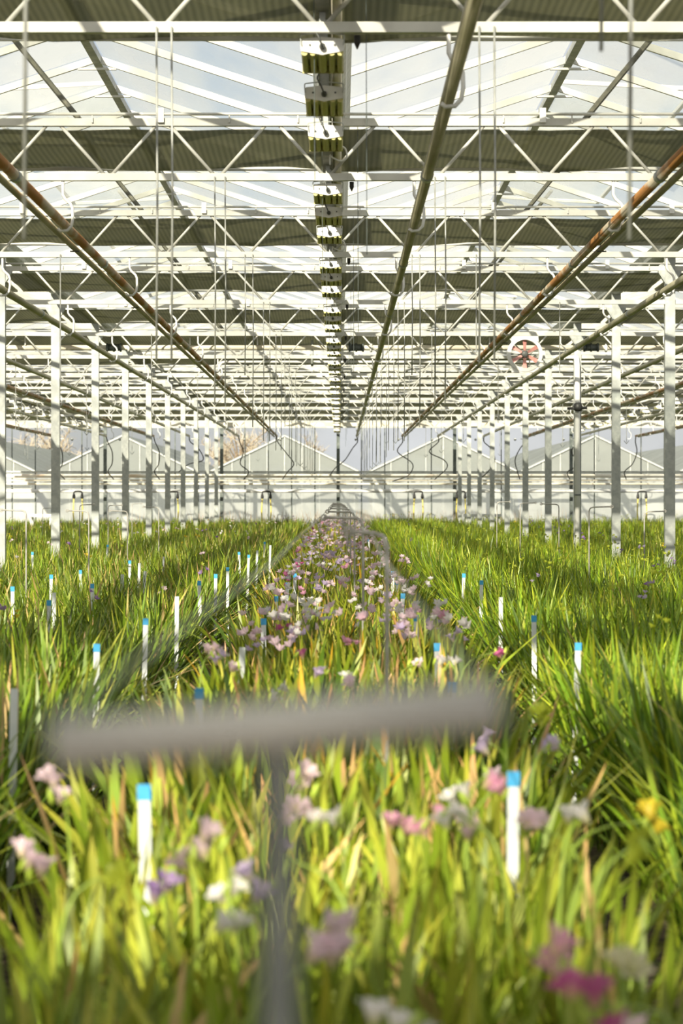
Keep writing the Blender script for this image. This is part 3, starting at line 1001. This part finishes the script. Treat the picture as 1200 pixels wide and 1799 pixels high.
# ---- the near plants, one by one
cand = []
for bi, (x0, x1, kind, hgt, lw, lab) in enumerate(BEDS[:3]):
    sp = 1 / math.sqrt(DENS)
    y, row = 2.3, 0
    nx_ = int((x1 - x0 - sp * .3) / sp) + 1
    while y < 9.5:
        for q in range(nx_):
            x = x0 + sp * .3 + q * sp
            cand.append((x + random.uniform(-.4, .4) * sp, y + random.uniform(-.4, .4) * sp, bi, row, q + 1 if kind != 'left' else nx_ - q))
        y += sp
        row += 1
near, taken = [], []
for x, y, bi, row, q in cand:
    if abs(x) < .141 * y + .12 and y > 2.5:
        near.append((y, x, bi, row, q))
near.sort()
near = near[:300]
Y_NEAR = near[-1][0]

leaf_lib = {}
for kind, lw in (('centre', .0225), ('left', .0155), ('right', .0125)):
    lst = []
    for k in range(26):
        L = 1.0
        V, T, C = leaf_arrays(np.zeros(1), np.zeros(1), np.zeros(1), np.array([L]), np.array([lw * random.uniform(.7, 1.25) * 1.32]), np.zeros(1),
                              np.array([random.uniform(.05, .38)]), np.array([random.uniform(.0, .42) + (.35 if k == 3 else 0)]), 6, pick_cols(kind, 1, rng))
        lst.append(tri_mesh('leaf', V, T, C, [M_LEAF]))
    leaf_lib[kind] = lst


def clump_arrays(n, kind, hgt, lw, seg, r=.055):
    a = rng.uniform(0, 6.28, n)
    rr = np.sqrt(rng.uniform(0, 1, n)) * r
    L = hgt * rng.uniform(.68, 1.08, n)
    lean = np.abs(rng.normal(.14, .16, n))
    bend = np.abs(rng.normal(.18, .22, n))
    return leaf_arrays(np.cos(a) * rr, np.sin(a) * rr, np.zeros(n), L, lw * rng.uniform(.75, 1.3, n), rng.uniform(0, 6.28, n), lean, bend, seg, pick_cols(kind, n, rng))


fol_lib = {b[2]: [tri_mesh('foliage', *clump_arrays(20, b[2], b[3], b[4] * 1.1, 5), [M_LEAF]) for _ in range(12)] for b in BEDS[:3]}
stem_col = np.array([[.30, .42, .06]])


def stem_mesh(h, reach):
    m = MB().tube(smooth_path([(0, 0, 0), (.01, 0, h * .5), (reach * .3, 0, h * .9), (reach, 0, h)], 4), .0028, 5)
    V = np.array(m.v)
    T = []
    for f in m.f:
        for k in range(1, len(f) - 1):
            T.append((f[0], f[k], f[k + 1]))
    return tri_mesh('flower_stem', V, np.array(T), np.tile(stem_col, (len(V), 1)), [M_LEAF])


stem_lib = [(stem_mesh(1.0, .10), .10), (stem_mesh(1.0, .16), .16)]
blos = {c: blossom_mesh(c, True) for c in PETAL}
bm_ = MB().tube([(0, 0, -.012), (0, 0, -.004), (0, 0, .008), (0, 0, .018)], [.001, .0045, .005, .001], 6)
bud_T = np.array([(f[0], f[k], f[k + 1]) for f in bm_.f for k in range(1, len(f) - 1)])
bud_me = tri_mesh('bud', np.array(bm_.v), bud_T, np.tile(np.array([[.42, .55, .07]]), (len(bm_.v), 1)), [M_LEAF])

# blossoms seen close by: pixel, colour, number of open flowers
FLW = [(95, 1382, 'pale', 3), (57, 1508, 'pale', 3), (535, 1362, 'pale', 2), (520, 1430, 'pale', 3), (572, 1437, 'white', 2), (730, 1440, 'pink', 4),
       (803, 1385, 'white', 2), (800, 1425, 'white', 3), (822, 1448, 'pale', 3), (868, 1352, 'pale', 2), (872, 1385, 'pink', 2), (938, 1447, 'pale', 3),
       (362, 1470, 'pale', 2), (330, 1497, 'pale', 2), (400, 1558, 'white', 2), (407, 1606, 'white', 2), (443, 1548, 'lilac', 2), (597, 1636, 'pale', 3),
       (583, 1674, 'pale', 3), (985, 1678, 'pink', 3), (1030, 1762, 'magenta', 4), (852, 1298, 'lilac', 3), (965, 1305, 'lilac', 2), (1150, 1437, 'yellow', 2),
       (285, 1545, 'purple', 2), (1010, 1440, 'white', 2), (1095, 1690, 'cream', 2), (700, 1795, 'white', 3), (500, 1500, 'lilac', 1), (953, 1258, 'bud', 3),
       (1120, 1480, 'bud', 3), (210, 1525, 'bud', 2), (930, 1010, 'bud', 2), (1105, 1790, 'pale', 2)]
extra = [(560, 1175, 'lilac', 2), (610, 1180, 'white', 2), (615, 1206, 'pale', 2), (490, 1216, 'white', 2), (375, 1142, 'pale', 4), (410, 1165, 'pale', 2),
         (385, 1150, 'lilac', 2), (790, 1160, 'white', 3), (775, 1156, 'pale', 2), (805, 1116, 'lilac', 3), (880, 1142, 'magenta', 3), (530, 1147, 'magenta', 1), (735, 1162, 'pale', 1)]
FLW = [f for f in FLW if f[1] > 1100] + extra
ZF = .635
fl_at = []
for px, py, c, k in FLW:
    zf = ZF + random.uniform(-.03, .04)
    p = at(px, py, z=zf)
    fl_at.append((p, c, k))

used_f = set()
GRPS = {'centre': 'single freesias at the front of the centre bed', 'left': 'single freesias at the front of the bed opposite the fan', 'right': 'single freesias at the front of the fan-side bed'}
CN = {'pale': 'pale pink', 'white': 'white', 'pink': 'rose pink', 'lilac': 'lilac', 'purple': 'purple', 'magenta': 'magenta', 'yellow': 'yellow', 'bud': 'yellow-green budded', 'cream': 'cream'}
BW = {'centre': 'centre bed', 'left': 'bed opposite the fan', 'right': 'fan-side bed'}


def add_flower(pl, base, p, colour, k):
    """a stem from the plant to the flower point with k blossoms in a row"""
    d = Vector((p.x - base.x, p.y - base.y, 0))
    me, reach = stem_lib[0]
    az = math.atan2(d.y, d.x)
    h = p.z - base.z
    st = put('flower_stem', me, pl, (0, 0, 0), (0, 0, az), (max(d.length, .01) / reach, 1, h))
    for q in range(k):
        off = Vector((.026 * (q - (k - 1) / 2) * math.cos(az + 1.2), .026 * (q - (k - 1) / 2) * math.sin(az + 1.2), random.uniform(-.016, .016)))
        b = put('blossom', blos[colour], pl, (d.x + off.x, d.y + off.y, h + off.z), (random.uniform(-.7, .9), random.uniform(-.8, .8), random.uniform(0, 6)))
        s = random.uniform(.9, 1.2)
        b.scale = (s, s, s)
    for q in range(2):
        put('bud', bud_me, pl, (d.x + random.uniform(-.03, .03), d.y + random.uniform(-.03, .03), h - random.uniform(0, .03)), (random.uniform(-.6, .6), random.uniform(-.6, .6), 0))


flower_for = {}
for fi, (p, c, k) in enumerate(fl_at):
    best = min(range(len(near)), key=lambda i: (near[i][1] - p.x) ** 2 + (near[i][0] - p.y) ** 2 + (9 if i in flower_for else 0))
    flower_for[best] = fi
for i, (y, x, bi, row, q) in enumerate(near):
    x0, x1, kind, hgt, lw, lab = BEDS[bi]
    fi = flower_for.get(i)
    what = 'leafy freesia' if fi is None else ('%s freesia' % CN[fl_at[fi][1]] if fl_at[fi][1] == 'bud' else 'freesia bearing %s blossoms' % CN[fl_at[fi][1]])
    wh = {'centre': '%s row, %s across from the path opposite the fan', 'left': '%s row, %s from the path, bed opposite the fan', 'right': '%s row, %s from the path, fan-side bed'}[kind]
    label = what + ', ' + wh % (ordn(row), ordn(q))
    grp = GRPS[kind] if fi is None else 'flowering freesias at the front of the beds'
    pl = thing('freesia_plant', label, 'freesia', (x, y, 0), group=grp)
    if y < D_LEAF:
        for q_ in range(19):
            L = hgt * random.uniform(.70, 1.06)
            a, rr = random.uniform(0, 6.28), random.uniform(0, .06)
            put('leaf', random.choice(leaf_lib[kind]), pl, (rr * math.cos(a), rr * math.sin(a), 0), (random.gauss(0, .21), random.gauss(0, .21), random.uniform(0, 6.28)), (.62, .62, L))
    else:
        put('foliage', random.choice(fol_lib[kind]), pl, (0, 0, 0), (0, 0, random.uniform(0, 6.28)), (1, 1, random.uniform(.9, 1.12)))
    if fi is not None:
        p, c, k = fl_at[fi]
        add_flower(pl, Vector((x, y, 0)), p, c, k)

# ---- the mass of the beds behind and beside them
for bi, (x0, x1, kind, hgt, lw, lab) in enumerate(BEDS):
    Vs, Ts, Cs, Ms = [], [], [], []
    off = 0

    def push(V, T, C, mi):
        global_off = sum(len(v) for v in Vs)
        Vs.append(V)
        Ts.append(T + global_off)
        Cs.append(C)
        Ms.append(np.full(len(T), mi))

    for ya, yb, dens, seg, wmul in ((1.2, Y_NEAR, 520, 4, 1.05), (Y_NEAR, 14, 560, 4, 1.05), (14, 24, 460, 3, 1.25), (24, 40, 330, 2, 1.6), (40, END - .8, 240, 2, 2.1)):
        area = (x1 - x0) * (yb - ya)
        n = int(area * dens * (1.25 if kind != 'centre' else 1))
        bx, by = rng.uniform(x0, x1, n), rng.uniform(ya, yb, n)
        keep = np.abs(bx) < .142 * by + 1.3 + .02 * by
        if ya < 2:
            keep &= ~((np.abs(bx) < .141 * by + .12) & (by > 2.5))
            if bi > 2:
                keep &= False
        bx, by = bx[keep], by[keep]
        n = len(bx)
        if not n:
            continue
        patch = 1 + .10 * np.sin(bx * 4.1 + by * 1.3) + .07 * np.sin(by * 2.7 - bx * 2.2)
        L = hgt * rng.uniform(.68, 1.06, n) * patch
        lean = np.abs(rng.normal(.16, .16, n))
        bend = np.abs(rng.normal(.20, .24, n))
        az = rng.uniform(0, 6.28, n)
        # edge plants lean out over the path
        e = np.clip(1 - np.minimum(bx - x0, x1 - bx) / .22, 0, 1)
        out_az = np.where(bx - x0 < x1 - bx, np.pi, 0.0) + rng.normal(0, .6, n)
        az = np.where(rng.uniform(0, 1, n) < e * .15, out_az, az)
        lean = lean * (1 - .3 * e)
        col = pick_cols(kind, n, rng)
        push(*leaf_arrays(bx, by, np.zeros(n), L, lw * wmul * rng.uniform(.75, 1.3, n), az, lean, bend, seg, col), 0)
    # blossoms
    if kind == 'centre':
        nf = 430
        fx, fy = rng.uniform(x0 + .05, x1, nf), Y_NEAR + .6 + (END - 6 - Y_NEAR) * rng.uniform(0, 1, nf) ** 1.15
        names, pr, sz, per = ['pale', 'white', 'lilac', 'pink', 'magenta'], [.52, .30, .12, .05, .01], .024, 3
    elif kind == 'left':
        nf = int(34 * (x1 - x0))
        fx, fy = rng.uniform(x0, x1, nf), 10 + (END - 14) * rng.uniform(0, 1, nf) ** 1.3
        names, pr, sz, per = ['white', 'purple', 'yellow', 'pale', 'bud'], [.3, .18, .12, .15, .25], .021, 2
    else:
        nf = int(90 * (x1 - x0))
        fx, fy = rng.uniform(x0, x1, nf), 8 + (END - 10) * rng.uniform(0, 1, nf) ** 1.5
        names, pr, sz, per = ['bud', 'yellow', 'purple', 'lilac'], [.88, .03, .06, .03], .016, 3
    keep = np.abs(fx) < .142 * fy + 1.0
    fx, fy = fx[keep], fy[keep]
    nf = len(fx)
    ci = rng.choice(len(names), nf, p=pr)
    hz = hgt * rng.uniform(.98, 1.2, nf)
    # stems
    push(*leaf_arrays(fx, fy, np.zeros(nf), hz, np.full(nf, .006), rng.uniform(0, 6.28, nf), np.full(nf, .02), np.full(nf, .03), 2, np.tile(stem_col, (nf, 1))), 0)
    cols = np.array([PETAL[k] for k in names])
    P = np.repeat(np.stack([fx, fy, hz], 1), per, 0)
    P[:, :2] += rng.normal(0, .022, (len(P), 2))
    P[:, 2] += rng.normal(-.005, .018, len(P))
    push(*scatter_blossoms(P, sz * rng.uniform(.8, 1.2, len(P)), cols[np.repeat(ci, per)]), 1)
    me = tri_mesh('freesia_bed', np.concatenate(Vs), np.concatenate(Ts), np.concatenate(Cs), [M_LEAF, M_PETAL], np.concatenate(Ms))
    tag(put('freesia_bed', me), lab, 'flower bed', kind='stuff')

# dry weeds at the foot of the far wall
nw = 1500
wx = np.clip(rng.normal(.2, 3.0, nw), -9, 9)
wv = leaf_arrays(wx, rng.uniform(END - 1.0, END - .6, nw), np.zeros(nw), rng.uniform(.35, .95, nw), np.full(nw, .012), rng.uniform(0, 6.28, nw), np.abs(rng.normal(.1, .12, nw)), np.abs(rng.normal(.1, .2, nw)), 3,
                 np.clip(np.array([.46, .38, .26]) * rng.uniform(.7, 1.2, (nw, 1)), 0, 1))
tag(put('dry_weeds', tri_mesh('dry_weeds', *wv, [M_LEAF])), 'straw-coloured dry weeds along the foot of the far glass wall', 'weeds', kind='stuff')

# ------------------------------------------------------------------ plant stakes
TAGS = [(902, 1357, 1), (253, 1380, 1), (350, 1210, 1), (170, 1132, 1), (311, 1048, 0), (256, 1087, 1), (25, 1210, 0), (426, 1137, 0), (463, 1087, 1), (485, 1048, 1),
        (768, 1131, 1), (731, 1081, 1), (795, 1198, 1), (708, 1043, 1), (1016, 1130, 1), (90, 1010, 1), (86, 1055, 1), (95, 1041, 0), (22, 1031, 1), (162, 1026, 1), (215, 1009, 0),
        (288, 978, 0), (255, 1003, 0), (350, 1021, 1), (379, 1009, 1), (400, 997, 1), (505, 1024, 1), (518, 1008, 1), (697, 1020, 1), (690, 1004, 1), (228, 985, 1), (245, 989, 0),
        (57, 970, 1), (189, 957, 1), (141, 1002, 1), (465, 952, 1), (452, 967, 0), (570, 915, 1), (648, 948, 1), (645, 940, 0), (475, 958, 0), (880, 1049, 0), (938, 1082, 1), (846, 1020, 1), (815, 1008, 1),
        (437, 975, 1), (420, 970, 1)]
stk_me = {}
for cap in (0, 1):
    stk_me[cap] = MB().prism([(-.0105, .64 - .024 * cap), (-.0105, .1), (0, 0), (.0105, .1), (.0105, .64 - .024 * cap)], -.0015, .0015).mesh('stake', M_STAKE)
cap_me = MB().box(-.0118, .0118, -.003, .003, .614, .642).mesh('cap', M_BLUE)


def where(p):
    x = p.x
    b = 'centre bed' if -.5 < x < .55 else ('bed opposite the fan' if x < 0 else 'fan-side bed')
    return b


seen_lab = {}
order = sorted(TAGS, key=lambda t: -t[1])
cnt = {}
for px, py, cap in order:
    p = at(px, py, z=.64)
    b = where(p)
    key = (b, cap)
    cnt[key] = cnt.get(key, 0) + 1
    n = cnt[key]
    nm = ORD[n] if n < len(ORD) else ['nineteenth', 'twentieth', 'twenty-first', 'twenty-second', 'twenty-third', 'twenty-fourth'][n - len(ORD)]
    rt = (random.uniform(-.04, .04), random.uniform(-.03, .06), 0)
    p = Vector((p.x - .64 * math.sin(rt[1]), p.y + .64 * math.sin(rt[0]), 0))
    s = thing('plant_stake', '%s stake in the %s, %s counting from the camera' % ('blue-capped white' if cap else 'plain white uncapped', b, nm), 'plant stake', (p.x, p.y, 0), rt, group='plant stakes in the beds')
    put('stake', stk_me[cap], s)
    if cap:
        put('cap', cap_me, s)

# ------------------------------------------------------------------ bent wire supports and their line wires
def support(X, D, arm, top, lab, r=.0055):
    t = thing('bent_rod', lab, 'wire support', (X, D, 0), group='bent rods holding the line wires')
    sg = 1 if arm > 0 else -1
    pts = [(0, 0, 0), (0, 0, top - .03), (sg * .008, 0, top - .008), (sg * .03, 0, top), (arm, 0, top + .004)]
    put('rod', MB().tube(pts, r, 8).mesh('rod', M_ROD, True), t)
    put('end_loop', MB().tube([(arm + .011 * math.cos(a), 0, top + .004 + .011 * math.sin(a)) for a in np.linspace(0, 6.2, 10)], .0035, 6).mesh('end_loop', M_ROD, True), t)


M_BAR = mat('sunlit_zinc', (.58, .56, .52), (.68, .66, .61), .5, 0., 25)  # paler than the other rods: sunlight on the bar put into its colour
M_STEM = mat('dull_zinc', (.20, .205, .19), (.27, .27, .25), .6, .1, 25)
ft = thing('bent_rod', 'blurred grey rod with a cross bar right in front of the camera', 'wire support', (-.021, .85, 0), group='bent rods holding the line wires')
put('rod', MB().tube([(0, 0, 0), (0, 0, CZ - .086)], .0062, 10).mesh('rod', M_STEM, True), ft)
put('cross_bar', MB().tube([(-.079, 0, CZ - .0865 - .0005), (0, 0, CZ - .080), (.077, 0, CZ - .0725)], .0092, 12).mesh('cross_bar', M_BAR, True), ft)
for i, (X, D) in enumerate(((.113, 5.8), (.098, 10.2), (.09, 14.8), (.085, 19.4), (.08, 24.0), (.075, 28.6), (.07, 33.2), (.06, 37.8), (.05, 42.4))):
    support(X, D, -.165 if i else -.09, CZ - .083, '%s bent rod along the middle of the centre bed' % ORD[i + 1])
k_ = {1: 0, -1: 0}
for sx, ex, ty in ((46, 2, 897), (75, 93, 893), (140, 165, 887), (156, 118, 898), (190, 214, 888), (224, 193, 898), (232, 250, 885), (279, 252, 891), (873, 896, 882), (914, 941, 884), (982, 951, 886), (1035, 1075, 891), (1132, 1168, 899)):
    D = .17 * F / abs(ex - sx)
    D = min(max(D, 14), 40)
    p = at(sx, ty, D)
    s_ = 1 if p.x > 0 else -1
    k_[s_] += 1
    support(p.x, D, (ex - sx) * D / F, p.z, 'bent rod among the columns %s the fan, %s from the picture edge' % ('beneath' if s_ > 0 else 'opposite', ORD[k_[s_] if s_ < 0 else 6 - k_[s_]]))
for x0, xx, lab in ((-.10, -.09, 'thin line wire over the centre bed, on the side opposite the fan'), (.058, .075, 'thin line wire over the centre bed, on the fan side')):
    pts = [(x0, .85, CZ - .078)]
    for D in (5.8, 10.2, 14.8, 19.4, 24.0, 28.6, 33.2, 37.8, 42.4):
        pts += [((x0 + xx) / 2, D - 2.3, CZ - .092), (xx, D, CZ - .083)]
    w_ = put('line_wire', MB().tube(pts, .0016, 6).mesh('line_wire', M_WIRE, True))
    tag(w_, lab, 'wire', 'line wires over the centre bed')
